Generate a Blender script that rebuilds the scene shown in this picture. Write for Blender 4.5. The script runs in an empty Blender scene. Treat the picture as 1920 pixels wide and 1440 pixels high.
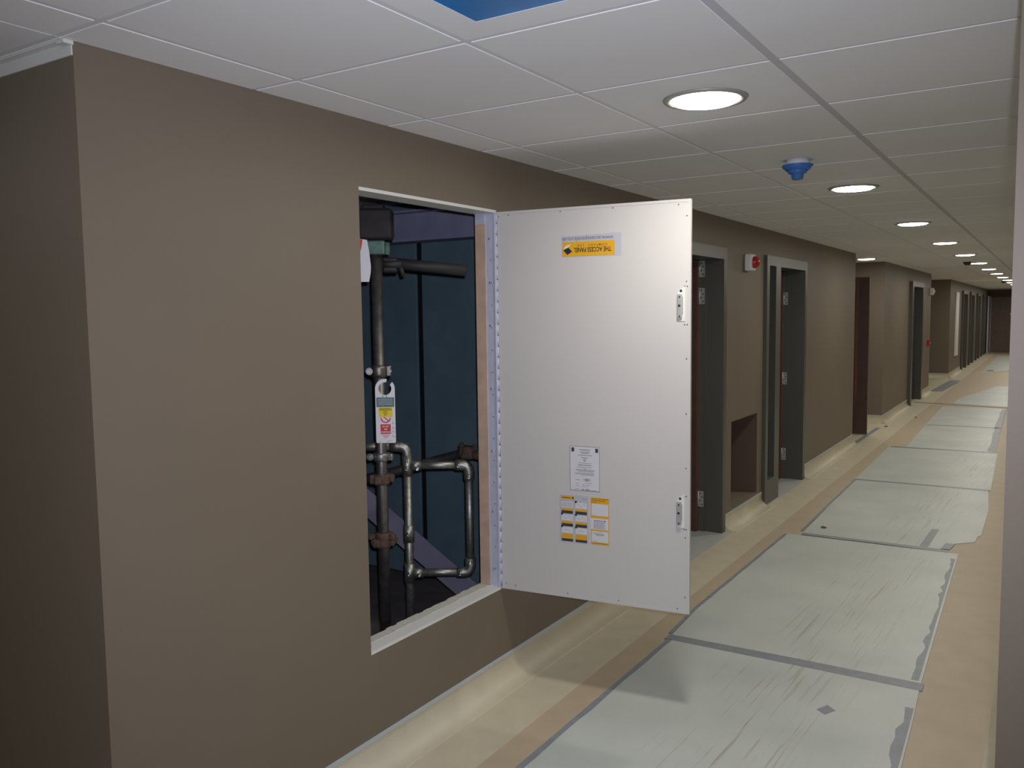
import bpy, bmesh, math, random
from mathutils import Vector, Matrix
random.seed(7)
scene = bpy.context.scene
C = scene.collection

# ------------------------------------------------------------------ camera, world, flash, exposure
cam_d = bpy.data.cameras.new('camera'); cam = bpy.data.objects.new('camera', cam_d); C.objects.link(cam)
cam_d.sensor_width = 36.0; cam_d.lens = 29.675; cam_d.clip_start = 0.02; cam_d.clip_end = 200
CAM_H = 1.665
def camera_axes(yaw, pitch, roll):
    cy, sy, cp, sp = math.cos(yaw), math.sin(yaw), math.cos(pitch), math.sin(pitch)
    f = Vector((-sy*cp, cy*cp, sp)); r = Vector((cy, sy, 0)); u = r.cross(f)
    c, s = math.cos(roll), math.sin(roll)
    return c*r + s*u, -s*r + c*u, f
cr, cu, cf = camera_axes(0.569095, -0.0826995, -0.0129023)
cam.matrix_world = Matrix(((cr.x, cu.x, -cf.x, 0), (cr.y, cu.y, -cf.y, 0), (cr.z, cu.z, -cf.z, CAM_H), (0, 0, 0, 1)))
scene.camera = cam

world = bpy.data.worlds.new('world'); scene.world = world; world.use_nodes = True
world.node_tree.nodes['Background'].inputs[0].default_value = (0.55, 0.6, 0.7, 1)
world.node_tree.nodes['Background'].inputs[1].default_value = 0.0

FLASH_POWER = 146.0
fl_d = bpy.data.lights.new('camera_flash', 'SPOT'); fl = bpy.data.objects.new('camera_flash', fl_d); C.objects.link(fl)
fl_d.energy = FLASH_POWER; fl_d.spot_size = math.radians(104); fl_d.spot_blend = 0.95; fl_d.shadow_soft_size = 0.012
fl_d.color = (0.82, 0.85, 1.0)
fl.matrix_world = Matrix.Translation((0.03, 0.0, 0.045)) @ cam.matrix_world

LAMP_POWER = 8.2
LAMP_COLOR = (1.0, 0.965, 0.87)

vs = scene.view_settings
vs.view_transform = 'Standard'; vs.look = 'None'; vs.gamma = 1.0; vs.use_curve_mapping = False
vs.exposure = 0.27

# ------------------------------------------------------------------ materials
def srgb(r, g, b):
    f = lambda v: (v/255/12.92 if v/255 <= 0.04045 else ((v/255+0.055)/1.055)**2.4)
    return (f(r), f(g), f(b), 1)
MATS = {}
def mat(name, col, rough=0.6, metal=0.0, var=0.0, vscale=6.0, bump=0.0, bscale=200.0, emit=None, estr=0.0, coat=0.0, spec=0.5):
    m = bpy.data.materials.new(name); m.use_nodes = True
    nt = m.node_tree; b = nt.nodes['Principled BSDF']
    b.inputs['Base Color'].default_value = col; b.inputs['Roughness'].default_value = rough
    b.inputs['Metallic'].default_value = metal; b.inputs['Coat Weight'].default_value = coat
    b.inputs['Specular IOR Level'].default_value = spec
    geo = nt.nodes.new('ShaderNodeNewGeometry')
    if var > 0:
        n = nt.nodes.new('ShaderNodeTexNoise'); n.inputs['Scale'].default_value = vscale; n.inputs['Detail'].default_value = 6
        nt.links.new(geo.outputs['Position'], n.inputs['Vector'])
        r = nt.nodes.new('ShaderNodeValToRGB')
        r.color_ramp.elements[0].position = 0.3; r.color_ramp.elements[1].position = 0.7
        r.color_ramp.elements[0].color = tuple(c*(1-var) for c in col[:3]) + (1,)
        r.color_ramp.elements[1].color = tuple(min(1, c*(1+var)) for c in col[:3]) + (1,)
        nt.links.new(n.outputs['Fac'], r.inputs['Fac']); nt.links.new(r.outputs['Color'], b.inputs['Base Color'])
    if bump > 0:
        n2 = nt.nodes.new('ShaderNodeTexNoise'); n2.inputs['Scale'].default_value = bscale; n2.inputs['Detail'].default_value = 3
        nt.links.new(geo.outputs['Position'], n2.inputs['Vector'])
        bp = nt.nodes.new('ShaderNodeBump'); bp.inputs['Strength'].default_value = bump; bp.inputs['Distance'].default_value = 0.002
        nt.links.new(n2.outputs['Fac'], bp.inputs['Height']); nt.links.new(bp.outputs['Normal'], b.inputs['Normal'])
    if emit:
        b.inputs['Emission Color'].default_value = emit; b.inputs['Emission Strength'].default_value = estr
    MATS[name] = m
    return m
mat('wall_paint', srgb(120, 108, 92), 0.55, var=0.02, vscale=3, bump=0.06, bscale=350)
mat('ceiling_white', srgb(243, 244, 244), 0.8, var=0.015, vscale=2.5, bump=0.05, bscale=500)
mat('grid_white', srgb(226, 227, 230), 0.85, spec=0.2)
mat('grid_grey', srgb(204, 205, 208), 0.7)
mat('trim_white', srgb(222, 222, 216), 0.5, var=0.02)
mat('plaster_rough', srgb(196, 194, 182), 0.9, var=0.08, vscale=40, bump=0.5, bscale=120)
mat('vinyl_beige', srgb(204, 195, 170), 0.5, var=0.05, vscale=9, bump=0.03, bscale=400)
mat('vinyl_grey', srgb(182, 184, 180), 0.5, var=0.03)
mat('vinyl_tan', srgb(190, 173, 147), 0.5, var=0.05, vscale=7, bump=0.03, bscale=400)
mat('cap_strip', srgb(188, 198, 200), 0.45)
mat('cap_strip_flat', srgb(188, 198, 200), 0.6)
mat('door_white', srgb(204, 200, 197), 0.42, var=0.008, vscale=4)
mat('steel_primed', srgb(196, 198, 216), 0.4, var=0.05, vscale=30)
mat('frame_grey', srgb(84, 83, 77), 0.38, var=0.02)
mat('leaf_brown', srgb(84, 62, 54), 0.42, var=0.12, vscale=12)
mat('leaf_oak', srgb(112, 72, 52), 0.5, var=0.1, vscale=14)
mat('niche_brown', srgb(96, 78, 66), 0.7, var=0.06)
mat('steel', srgb(190, 190, 188), 0.3, 1.0)
mat('galvanised', srgb(158, 158, 152), 0.46, 0.9, var=0.28, vscale=60, bump=0.15, bscale=150)
mat('tube_worn', srgb(120, 116, 112), 0.45, 0.85, var=0.3, vscale=25, bump=0.2, bscale=120)
mat('tube_dark', srgb(58, 56, 56), 0.6, 0.4, var=0.25, vscale=20)
mat('rust', srgb(92, 72, 62), 0.8, 0.2, var=0.35, vscale=60, bump=0.5, bscale=90)
mat('coupler_green', srgb(92, 122, 110), 0.6, 0.2, var=0.25, vscale=50, bump=0.3)
mat('beam_primer', srgb(150, 150, 178), 0.55, var=0.08, vscale=10)
mat('brace_primer', srgb(122, 118, 138), 0.55, var=0.1, vscale=10)
mat('shaft_blue', srgb(102, 126, 138), 0.7, var=0.12, vscale=5, bump=0.05)
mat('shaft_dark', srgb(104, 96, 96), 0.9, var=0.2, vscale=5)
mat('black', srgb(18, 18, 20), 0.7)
mat('zinc', srgb(178, 180, 178), 0.38, 0.35)
mat('rubber_dark', srgb(42, 36, 36), 0.7, var=0.2, vscale=30)
mat('timber', srgb(200, 170, 150), 0.65, var=0.12, vscale=14)
mat('white_plastic', srgb(225, 225, 220), 0.4)
mat('red_plastic', srgb(176, 34, 30), 0.3)
mat('sign_red', srgb(206, 60, 44), 0.5)
mat('blue_plastic', srgb(64, 120, 196), 0.4)
mat('blue_film', srgb(36, 128, 200), 0.3, var=0.28, vscale=5, bump=0.3, bscale=14)
mat('detector_grey', srgb(80, 78, 74), 0.5)
mat('duct_tape', srgb(138, 144, 150), 0.45, var=0.1, vscale=25)
mat('scrap_dark', srgb(92, 92, 94), 0.7)
mat('scrap_white', srgb(220, 218, 205), 0.7)
mat('joint_dark', srgb(66, 58, 48), 0.6)
mat('sticker_grey', srgb(186, 186, 196), 0.45)
mat('sticker_orange', srgb(226, 168, 36), 0.45)
mat('paper', srgb(214, 213, 216), 0.6)
mat('ink', srgb(40, 38, 42), 0.6)
mat('ink_grey', srgb(112, 112, 122), 0.6)
mat('ink_pale', srgb(130, 130, 142), 0.6)
mat('ink_navy', srgb(60, 60, 84), 0.6)
mat('ink_brown', srgb(120, 88, 30), 0.6)
mat('tag_white', srgb(226, 222, 226), 0.4)
mat('tag_teal', srgb(96, 132, 140), 0.5)
mat('tag_teal_dark', srgb(36, 66, 80), 0.5)
mat('tag_yellow', srgb(232, 206, 36), 0.5)
mat('tag_red', srgb(210, 40, 44), 0.5)
mat('tag_pink', srgb(226, 150, 150), 0.5)
mat('glass_dark', srgb(30, 32, 38), 0.12, coat=0.3)
mat('door_far_dark', srgb(146, 128, 118), 0.5, var=0.08)
mat('lamp_lens', srgb(255, 250, 240), 0.5, emit=(1.0, 0.95, 0.86, 1), estr=18.0)
mat('lamp_ring', srgb(168, 166, 158), 0.4, 0.2)

# protective sheets: pale grey-green with soft traffic streaks that run down the corridor
def sheet_material():
    m = mat('floor_sheet', srgb(186, 190, 182), 0.42)
    nt = m.node_tree; b = nt.nodes['Principled BSDF']; N = nt.nodes.new; L = nt.links.new
    geo = [n for n in nt.nodes if n.type == 'NEW_GEOMETRY'][0]
    mp = N('ShaderNodeMapping'); mp.inputs['Scale'].default_value = (55, 1.5, 1); mp.inputs['Location'].default_value = (3.3, 1.7, 0)
    sk = N('ShaderNodeSeparateXYZ'); L(geo.outputs['Position'], sk.inputs[0])
    sh_ = N('ShaderNodeMath'); sh_.operation = 'MULTIPLY_ADD'; sh_.inputs[1].default_value = -0.05; L(sk.outputs['Y'], sh_.inputs[0]); L(sk.outputs['X'], sh_.inputs[2])
    cb = N('ShaderNodeCombineXYZ'); L(sh_.outputs[0], cb.inputs['X']); L(sk.outputs['Y'], cb.inputs['Y'])
    L(cb.outputs[0], mp.inputs['Vector'])
    n1 = N('ShaderNodeTexNoise'); n1.inputs['Scale'].default_value = 1.0; n1.inputs['Detail'].default_value = 7; n1.inputs['Roughness'].default_value = 0.62
    L(mp.outputs[0], n1.inputs['Vector'])
    r1 = N('ShaderNodeValToRGB'); r1.color_ramp.elements[0].position = 0.56; r1.color_ramp.elements[1].position = 0.74
    L(n1.outputs['Fac'], r1.inputs['Fac'])
    sx = N('ShaderNodeSeparateXYZ'); L(geo.outputs['Position'], sx.inputs[0])
    # worn track about 0.8 m from the right wall: a band in X where wheels have run
    a = N('ShaderNodeMath'); a.operation = 'ADD'; a.inputs[1].default_value = 1.12; L(sh_.outputs[0], a.inputs[0])
    ab = N('ShaderNodeMath'); ab.operation = 'ABSOLUTE'; L(a.outputs[0], ab.inputs[0])
    mr = N('ShaderNodeMapRange'); mr.inputs[1].default_value = 0.06; mr.inputs[2].default_value = 0.36; mr.inputs[3].default_value = 1.0; mr.inputs[4].default_value = 0.05
    L(ab.outputs[0], mr.inputs[0])
    mu = N('ShaderNodeMath'); mu.operation = 'MULTIPLY'; L(r1.outputs['Color'], mu.inputs[0]); L(mr.outputs[0], mu.inputs[1])
    n2 = N('ShaderNodeTexNoise'); n2.inputs['Scale'].default_value = 2.2; n2.inputs['Detail'].default_value = 5
    L(geo.outputs['Position'], n2.inputs['Vector'])
    base = N('ShaderNodeValToRGB'); base.color_ramp.elements[0].position = 0.3; base.color_ramp.elements[1].position = 0.7
    base.color_ramp.elements[0].color = srgb(188, 194, 188); base.color_ramp.elements[1].color = srgb(203, 208, 202)
    L(n2.outputs['Fac'], base.inputs['Fac'])
    mx = N('ShaderNodeMix'); mx.data_type = 'RGBA'
    L(mu.outputs[0], mx.inputs[0]); L(base.outputs['Color'], mx.inputs[6]); mx.inputs[7].default_value = srgb(150, 128, 96)
    L(mx.outputs[2], b.inputs['Base Color'])
sheet_material()

# ------------------------------------------------------------------ mesh helpers
class MB:
    def __init__(s): s.bm = bmesh.new(); s.smooth = set()
    def box(s, x0, x1, y0, y1, z0, z1):
        v = [s.bm.verts.new((x, y, z)) for z in (z0, z1) for y in (y0, y1) for x in (x0, x1)]
        for f in ((0,2,3,1), (4,5,7,6), (0,1,5,4), (1,3,7,5), (3,2,6,7), (2,0,4,6)): s.bm.faces.new([v[i] for i in f])
        return s
    def bbox(s, x0, x1, y0, y1, z0, z1, w=0.003, seg=2):
        b = bmesh.new(); t = MB(); t.bm = b; t.box(x0, x1, y0, y1, z0, z1)
        bmesh.ops.bevel(b, geom=b.edges[:], offset=w, segments=seg, affect='EDGES', profile=0.5)
        s.merge(b); return s
    def merge(s, b):
        me = bpy.data.meshes.new('t'); b.to_mesh(me); b.free(); s.bm.from_mesh(me); bpy.data.meshes.remove(me)
    def prism(s, poly, z0, z1):
        lo = [s.bm.verts.new((x, y, z0)) for x, y in poly]; hi = [s.bm.verts.new((x, y, z1)) for x, y in poly]
        n = len(poly)
        a = s.bm.faces.new(lo[::-1]); b = s.bm.faces.new(hi); a.normal_update(); b.normal_update()
        for i in range(n): s.bm.faces.new((lo[i], lo[(i+1) % n], hi[(i+1) % n], hi[i]))
        bmesh.ops.triangulate(s.bm, faces=[a, b]); return s
    def prism_xz(s, poly, y0, y1):
        lo = [s.bm.verts.new((x, y0, z)) for x, z in poly]; hi = [s.bm.verts.new((x, y1, z)) for x, z in poly]
        n = len(poly)
        a = s.bm.faces.new(lo); b = s.bm.faces.new(hi[::-1]); a.normal_update(); b.normal_update()
        for i in range(n): s.bm.faces.new((lo[(i+1) % n], lo[i], hi[i], hi[(i+1) % n]))
        bmesh.ops.triangulate(s.bm, faces=[a, b]); return s
    def tube(s, pts, r, n=16, cap=True):
        pts = [Vector(p) for p in pts]; rings = []
        rs = r if isinstance(r, (list, tuple)) else [r]*len(pts)
        t0 = (pts[1]-pts[0]).normalized()
        ref = Vector((0, 0, 1)) if abs(t0.z) < 0.9 else Vector((1, 0, 0))
        nrm = t0.cross(ref).normalized()
        for i, p in enumerate(pts):
            if i == 0: t = pts[1]-pts[0]
            elif i == len(pts)-1: t = pts[-1]-pts[-2]
            else: t = (pts[i+1]-p).normalized() + (p-pts[i-1]).normalized()
            t.normalize(); nrm = (nrm - t*nrm.dot(t)).normalized(); bi = t.cross(nrm)
            rings.append([s.bm.verts.new(p + (nrm*math.cos(a) + bi*math.sin(a))*rs[i]) for a in (2*math.pi*k/n for k in range(n))])
        for a, b in zip(rings, rings[1:]):
            for k in range(n):
                f = s.bm.faces.new((a[k], a[(k+1) % n], b[(k+1) % n], b[k])); f.smooth = True
        if cap: s.bm.faces.new(rings[0][::-1]); s.bm.faces.new(rings[-1])
        return s
    def lathe(s, prof, c=(0, 0, 0), n=32, axis='Z', smooth=True):
        c = Vector(c); rings = []
        for r, h in prof:
            if r <= 1e-6:
                p = Vector((0, 0, h)); rings.append([s.bm.verts.new(c + s.ax(p, axis))])
            else: rings.append([s.bm.verts.new(c + s.ax(Vector((r*math.cos(2*math.pi*k/n), r*math.sin(2*math.pi*k/n), h)), axis)) for k in range(n)])
        for a, b in zip(rings, rings[1:]):
            for k in range(n):
                q = (a[k % len(a)], a[(k+1) % len(a)], b[(k+1) % len(b)], b[k % len(b)])
                q = list(dict.fromkeys(q))
                if len(q) >= 3:
                    f = s.bm.faces.new(q); f.smooth = smooth
        return s
    @staticmethod
    def ax(p, axis):
        return p if axis == 'Z' else (Vector((p.z, p.x, p.y)) if axis == 'X' else Vector((p.x, p.z, -p.y)))
    def cyl(s, a, b, r, n=14): return s.tube([a, b], r, n)
    def build(s, name, material, parent=None, origin=None, recenter=False):
        bmesh.ops.recalc_face_normals(s.bm, faces=s.bm.faces[:])
        me = bpy.data.meshes.new(name); s.bm.to_mesh(me); s.bm.free()
        me.materials.append(MATS[material])
        o = bpy.data.objects.new(name, me); C.objects.link(o)
        if recenter:
            vs_ = [v.co for v in me.vertices]
            cx = (min(v.x for v in vs_)+max(v.x for v in vs_))/2; cy = (min(v.y for v in vs_)+max(v.y for v in vs_))/2; cz = min(v.z for v in vs_)
            me.transform(Matrix.Translation((-cx, -cy, -cz))); o.location = (cx, cy, cz)
        if parent: o.parent = parent
        return o
def B(*a): return MB().box(*a)
def tag(o, label, cat, group=None):
    o['label'] = label; o['category'] = cat
    if group: o['group'] = group
    return o
def thing(name, label, cat, loc=(0, 0, 0), rz=0.0, group=None):
    o = bpy.data.objects.new(name, None); C.objects.link(o); o.location = loc; o.rotation_euler = (0, 0, rz); o.empty_display_size = 0.1
    return tag(o, label, cat, group)
def struct(o, label, cat):
    o['kind'] = 'structure'; return tag(o, label, cat)
def sempty(name, label, cat, loc=(0, 0, 0)):
    o = bpy.data.objects.new(name, None); C.objects.link(o); o.location = loc
    return struct(o, label, cat)
def share(src, parent, loc, name=None):
    o = bpy.data.objects.new(name or src.name.split('.')[0], src.data); C.objects.link(o); o.parent = parent; o.location = loc
    return o
def lettering(name, body, size, material, parent, loc, flip=False, width=None, depth=0.0002, bold=0.0, space=1.0):
    """flat lettering in the local XZ plane, facing -Y"""
    cu_ = bpy.data.curves.new('txt', 'FONT'); cu_.body = body; cu_.size = size; cu_.align_x = 'CENTER'; cu_.align_y = 'CENTER'
    cu_.extrude = depth; cu_.offset = bold; cu_.space_character = space; cu_.resolution_u = 3
    t = bpy.data.objects.new('txt', cu_); C.objects.link(t)
    dg = bpy.context.evaluated_depsgraph_get()
    me = bpy.data.meshes.new_from_object(t.evaluated_get(dg)); bpy.data.objects.remove(t); bpy.data.curves.remove(cu_)
    me.materials.clear(); me.materials.append(MATS[material]); me.name = name
    if width and me.vertices:
        w = max(v.co.x for v in me.vertices)-min(v.co.x for v in me.vertices)
        me.transform(Matrix.Scale(width/w, 4, (1, 0, 0)))
    M = Matrix.Rotation(math.radians(90), 4, 'X')
    if flip: M = M @ Matrix.Rotation(math.pi, 4, 'Z')
    me.transform(M)
    o = bpy.data.objects.new(name, me); C.objects.link(o); o.parent = parent; o.location = loc
    return o

def stuff(o): o['kind'] = 'stuff'; return o
# ------------------------------------------------------------------ key dimensions (metres; camera stands at x=0, y=0)
XL, XR = -2.05, -0.065          # corridor wall faces
WT = 0.10                       # partition thickness
CZ = 2.347                      # ceiling height
Y_NEAR, Y_RIGHT = 1.223, 1.82   # corners where the two corridor walls begin
Y_R1, Y_R1B = 11.04, 13.2       # first lobby recess
Y_R2, Y_R2B = 18.7, 22.5        # second lobby recess
Y_END = 37.2
AY0, AY1, AZ0, AZ1 = 2.23, 3.08, 0.445, 2.102      # access opening
NY0, NY1, NZ0, NZ1 = 6.32, 7.0, 0.14, 0.82         # low niche

# ------------------------------------------------------------------ floor
fo = struct(B(-5.2, 2.6, -2.0, Y_END+0.2, -0.12, 0.0).build('floor', 'vinyl_beige'), 'beige sheet vinyl floor running down the corridor', 'floor')
B(-1.735, -0.16, 1.2, 16.38, 0.0, 0.0012).build('vinyl_field', 'vinyl_tan', fo)['label'] = 'darker tan vinyl field along the middle'
B(-1.735, -0.16, 16.44, Y_END, 0.0, 0.0012).build('vinyl_field', 'vinyl_tan', fo)
for y0, y1, x1 in ((5.06, 6.14, -1.985), (7.16, 8.49, -2.0)):
    B(-2.3, x1, y0, y1, 0.0, 0.0008).build('threshold_patch', 'vinyl_grey', fo)['label'] = 'pale grey vinyl in the doorway'
MB().prism([(-2.05, 16.52), (-2.05, 16.57), (-0.16, 16.06), (-0.16, 16.01)], 0.0, 0.0035).build('expansion_joint', 'joint_dark', fo)['label'] = 'dark joint line across the floor'

# ------------------------------------------------------------------ walls
def wall_boxes(x0, x1, y0, y1, z1, holes):
    """partition along Y with rectangular holes (hy0, hy1, hz0, hz1)"""
    m = MB(); ys = sorted({y0, y1} | {h[0] for h in holes} | {h[1] for h in holes})
    for a, b in zip(ys, ys[1:]):
        h = [q for q in holes if q[0] <= a+1e-6 and q[1] >= b-1e-6]
        if not h: m.box(x0, x1, a, b, 0, z1)
        else:
            if h[0][2] > 0: m.box(x0, x1, a, b, 0, h[0][2])
            m.box(x0, x1, a, b, h[0][3], z1)
    return m
ZT = 2.42
D1 = (5.04, 6.16); D2 = (7.14, 8.51); D3 = (15.72, 17.25); DH = 2.13
wl = struct(wall_boxes(XL-WT, XL, Y_NEAR, Y_R1, ZT, [(AY0, AY1+0.012, AZ0-0.012, AZ1+0.012), (D1[0], D1[1], 0, DH), (NY0, NY1, NZ0, NZ1), (D2[0], D2[1], 0, DH)])
            .build('wall_left', 'wall_paint'), 'taupe painted corridor wall with the open access hatch', 'wall')
struct(B(-5.0, XL-WT, Y_NEAR, Y_NEAR+0.08, 0, ZT).build('wall_left_return', 'wall_paint'), 'taupe wall face turning away at the near left corner', 'wall')
struct(wall_boxes(XL-WT, XL, Y_R1B, Y_R2, ZT, [(D3[0], D3[1], 0, DH)]).build('wall_left_middle', 'wall_paint'), 'taupe corridor wall beyond the first lobby recess', 'wall')
FD = [(25.5, 26.9), (28.0, 29.3), (30.6, 31.9), (33.2, 34.6)]
struct(wall_boxes(XL-WT, XL, Y_R2B, Y_END, ZT, [(a, b, 0, DH) for a, b in FD]).build('wall_left_far', 'wall_paint'), 'taupe corridor wall at the far end with a row of doors', 'wall')
# lobby recess shells
struct(MB().box(-3.5, XL-WT, Y_R1-0.08, Y_R1, 0, ZT).box(-3.5, -3.4, Y_R1, Y_R1B, 0, ZT).build('wall_recess_back', 'wall_paint'), 'taupe back of the first lobby recess', 'wall')
struct(B(-3.5, XL-WT, Y_R1B, Y_R1B+0.1, 0, ZT).build('wall_recess_return', 'wall_paint'), 'taupe return wall facing down the corridor past the brown door leaf', 'wall')
struct(MB().box(-3.5, XL-WT, Y_R2-0.08, Y_R2, 0, ZT).box(-3.5, -3.4, Y_R2, Y_R2B, 0, ZT).build('wall_lobby_back', 'wall_paint'), 'taupe back of the second lobby recess', 'wall')
struct(B(-3.5, XL-WT, Y_R2B, Y_R2B+0.1, 0, ZT).build('wall_lobby_return', 'wall_paint'), 'taupe return wall of the second lobby recess', 'wall')
struct(B(XR, 1.9, Y_RIGHT, Y_RIGHT+0.12, 0, ZT).build('wall_right_end', 'wall_paint'), 'near wall end at the right edge of the picture', 'wall')
struct(B(XR, XR+0.12, Y_RIGHT+0.12, Y_END, 0, ZT).build('wall_right', 'wall_paint'), 'right corridor wall hidden behind the near wall end', 'wall')
struct(B(-3.4, 0.3, Y_END, Y_END+0.1, 0, ZT).build('wall_end', 'wall_paint'), 'wall closing the far end of the corridor', 'wall')
struct(MB().box(-5.1, 2.0, -1.6, -1.5, 0, ZT).box(-5.1, -5.0, -1.5, Y_NEAR+0.08, 0, ZT).box(1.9, 2.0, -1.5, Y_RIGHT+0.12, 0, ZT).build('wall_back', 'wall_paint'), 'walls of the junction behind the photographer', 'wall')
# dark rooms behind the door openings
def room(y0, y1, name, which):
    x0, x1 = -4.4, XL-WT
    m = MB().box(x0-0.05, x0, y0, y1, 0, 2.6).box(x0, x1, y0-0.05, y0, 0, 2.6).box(x0, x1, y1, y1+0.05, 0, 2.6).box(x0, x1, y0, y1, 2.6, 2.65)
    return struct(m.build(name, 'shaft_dark'), 'unlit room behind the ' + which, 'wall')
room(4.4, 6.55, 'wall_room', 'doorway just past the access panel'); room(7.1, 10.0, 'wall_room', 'doorway with the glazed side panel'); room(15.2, 18.0, 'wall_room', 'doorway between the lobby recesses')
# niche shell
nm = MB().box(-2.45, -2.43, NY0-0.02, NY1+0.02, NZ0-0.02, NZ1+0.02).box(-2.43, XL-WT, NY1, NY1+0.02, NZ0, NZ1).box(-2.43, XL-WT, NY0-0.02, NY0, NZ0, NZ1).box(-2.43, XL-WT, NY0, NY1, NZ1, NZ1+0.02)
nm.box(-2.43, -2.052, NY1-0.006, NY1, NZ0+0.004, NZ1).box(-2.43, -2.052, NY0, NY0+0.006, NZ0+0.004, NZ1).box(-2.43, -2.052, NY0+0.006, NY1-0.006, NZ1-0.006, NZ1)
ni = sempty('trim_2', 'low rectangular niche in the wall lined with dark brown board', 'niche', (0, 0, 0))
nm.build('lining', 'niche_brown', ni)  # inner faces dark brown, shelf in wall paint
B(-2.43, -2.052, NY0, NY1, NZ0-0.02, NZ0+0.004).build('shelf', 'wall_paint', ni)

# ------------------------------------------------------------------ coved skirting
def cove(name, axis, at, sgn, a, b, label):
    """axis 'Y': runs along Y on wall plane x=at, cove grows in direction sgn; axis 'X' likewise on plane y=at"""
    R, t = 0.09, 0.004
    prof = [(0.0, 0.0), (0.0, 0.108), (t, 0.108)]
    for k in range(13):
        an = math.pi + (math.pi/2)*k/12
        prof.append((t+R+R*math.cos(an), R+R*math.sin(an)+0.0018))
    prof.append((t+R+0.004, 0.0))
    def run(pr):
        m = MB(); A = []; Bv = []
        for s_, z in pr:
            if axis == 'Y': A.append(m.bm.verts.new((at+sgn*s_, a, z))); Bv.append(m.bm.verts.new((at+sgn*s_, b, z)))
            else: A.append(m.bm.verts.new((a, at+sgn*s_, z))); Bv.append(m.bm.verts.new((b, at+sgn*s_, z)))
        n = len(pr); e1 = m.bm.faces.new(A); e2 = m.bm.faces.new(Bv[::-1]); e1.normal_update(); e2.normal_update()
        for i in range(n):
            f = m.bm.faces.new((A[i], Bv[i], Bv[(i+1) % n], A[(i+1) % n])); f.smooth = 3 <= i <= 14
        bmesh.ops.triangulate(m.bm, faces=[e1, e2])
        return m
    o = struct(run(prof).build(name, 'vinyl_beige'), label, 'skirting')
    run([(0, 0.108), (0, 0.123), (0.006, 0.123), (0.006, 0.108)]).build('cap_strip', 'cap_strip', o)['label'] = 'pale grey cap strip along the top of the coving'
    return o
cove('baseboard_left', 'Y', XL, 1, Y_NEAR, D1[0], 'beige coved skirting below the open access hatch')
cove('baseboard_left', 'Y', XL, 1, D1[1], D2[0], 'beige coved skirting under the low niche between the doors')
cove('baseboard_left', 'Y', XL, 1, D2[1], Y_R1, 'beige coved skirting between second door and lobby recess')
cove('baseboard_left', 'Y', XL, 1, Y_R1B, D3[0], 'beige coved skirting before the third door')
cove('baseboard_left', 'Y', XL, 1, D3[1], Y_R2, 'beige coved skirting after the third door')
cove('baseboard_left', 'Y', XL, 1, Y_R2B, FD[0][0], 'beige coved skirting under the tall pale strip panel')
cove('baseboard_recess', 'X', Y_R1B, -1, -3.4, XL, 'beige coved skirting on the first recess return wall')
cove('baseboard_lobby', 'X', Y_R2B, -1, -3.4, XL, 'beige coved skirting on the second recess return wall')
cove('baseboard_right', 'Y', XR, -1, Y_RIGHT, Y_END, 'pale coved skirting along the right wall')

# ------------------------------------------------------------------ ceiling: slab, exposed grid, drop-edge tiles
GX, GY, GP = -0.065, 1.183, 0.6
ce = struct(MB().box(-5.1, 2.0, -1.6, Y_R2B, CZ+0.0045, CZ+0.06).build('ceiling', 'grid_white'), 'suspended ceiling of white square tiles in an exposed grid', 'ceiling')
struct(B(-3.5, 0.3, Y_R2B, Y_END+0.1, CZ, CZ+0.06).build('ceiling_far', 'ceiling_white'), 'plain far end of the corridor ceiling', 'ceiling')
def snap(lo, hi, g):
    k0 = math.floor((lo-g)/GP-1e-6); out = []
    k = k0
    while g+k*GP < hi-1e-6: out.append((max(lo, g+k*GP), min(hi, g+(k+1)*GP))); k += 1
    return [c for c in out if c[1]-c[0] > 0.04]
tiles = {}
FIT = (-1.265, 1.183)     # grid cell of the square fitting under blue film
def tile(x0, x1, y0, y1):
    if abs(x0-FIT[0]) < 0.01 and abs(y0-FIT[1]) < 0.01: return
    w, d = round(x1-x0, 4), round(y1-y0, 4)
    gp = lambda v, o: (0.0130 if o == GX and abs(v+0.665) < 1e-3 else 0.0095) if abs((v-o)/GP-round((v-o)/GP)) < 1e-3 else 0.001     # no joint where a cut tile meets the wall
    gs4 = (gp(x0, GX), gp(x1, GX), gp(y0, GY), gp(y1, GY)); key = (w, d) + gs4
    if key not in tiles:
        m = MB(); a, b, c, e = -w/2+gs4[0], w/2-gs4[1], -d/2+gs4[2], d/2-gs4[3]; ch = 0.0012
        lo = [m.bm.verts.new((x, y, CZ)) for x, y in ((a+ch, c+ch), (b-ch, c+ch), (b-ch, e-ch), (a+ch, e-ch))]
        mi = [m.bm.verts.new((x, y, CZ+ch)) for x, y in ((a, c), (b, c), (b, e), (a, e))]
        hi = [m.bm.verts.new((x, y, CZ+0.0044)) for x, y in ((a, c), (b, c), (b, e), (a, e))]
        m.bm.faces.new(lo[::-1]); m.bm.faces.new(hi)
        for A, Bq in ((lo, mi), (mi, hi)):
            for i in range(4): m.bm.faces.new((A[i], A[(i+1) % 4], Bq[(i+1) % 4], Bq[i]))
        o = m.build('ceiling_tile', 'ceiling_white', ce); o.location = ((x0+x1)/2, (y0+y1)/2, 0); tiles[key] = o
    else: share(tiles[key], ce, ((x0+x1)/2, (y0+y1)/2, 0))
def tile_region(x0, x1, y0, y1):
    for cx in snap(x0, x1, GX):
        for cy in snap(y0, y1, GY): tile(cx[0], cx[1], cy[0], cy[1])
tile_region(XL, XR, -0.6, Y_R2B)
tile_region(-3.65, XL, -0.6, Y_NEAR)
tile_region(XR, 1.1, -0.6, Y_RIGHT)
tile_region(-3.1, XL, Y_R1, Y_R1B)
tile_region(-3.1, XL, Y_R2, Y_R2B)
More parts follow.
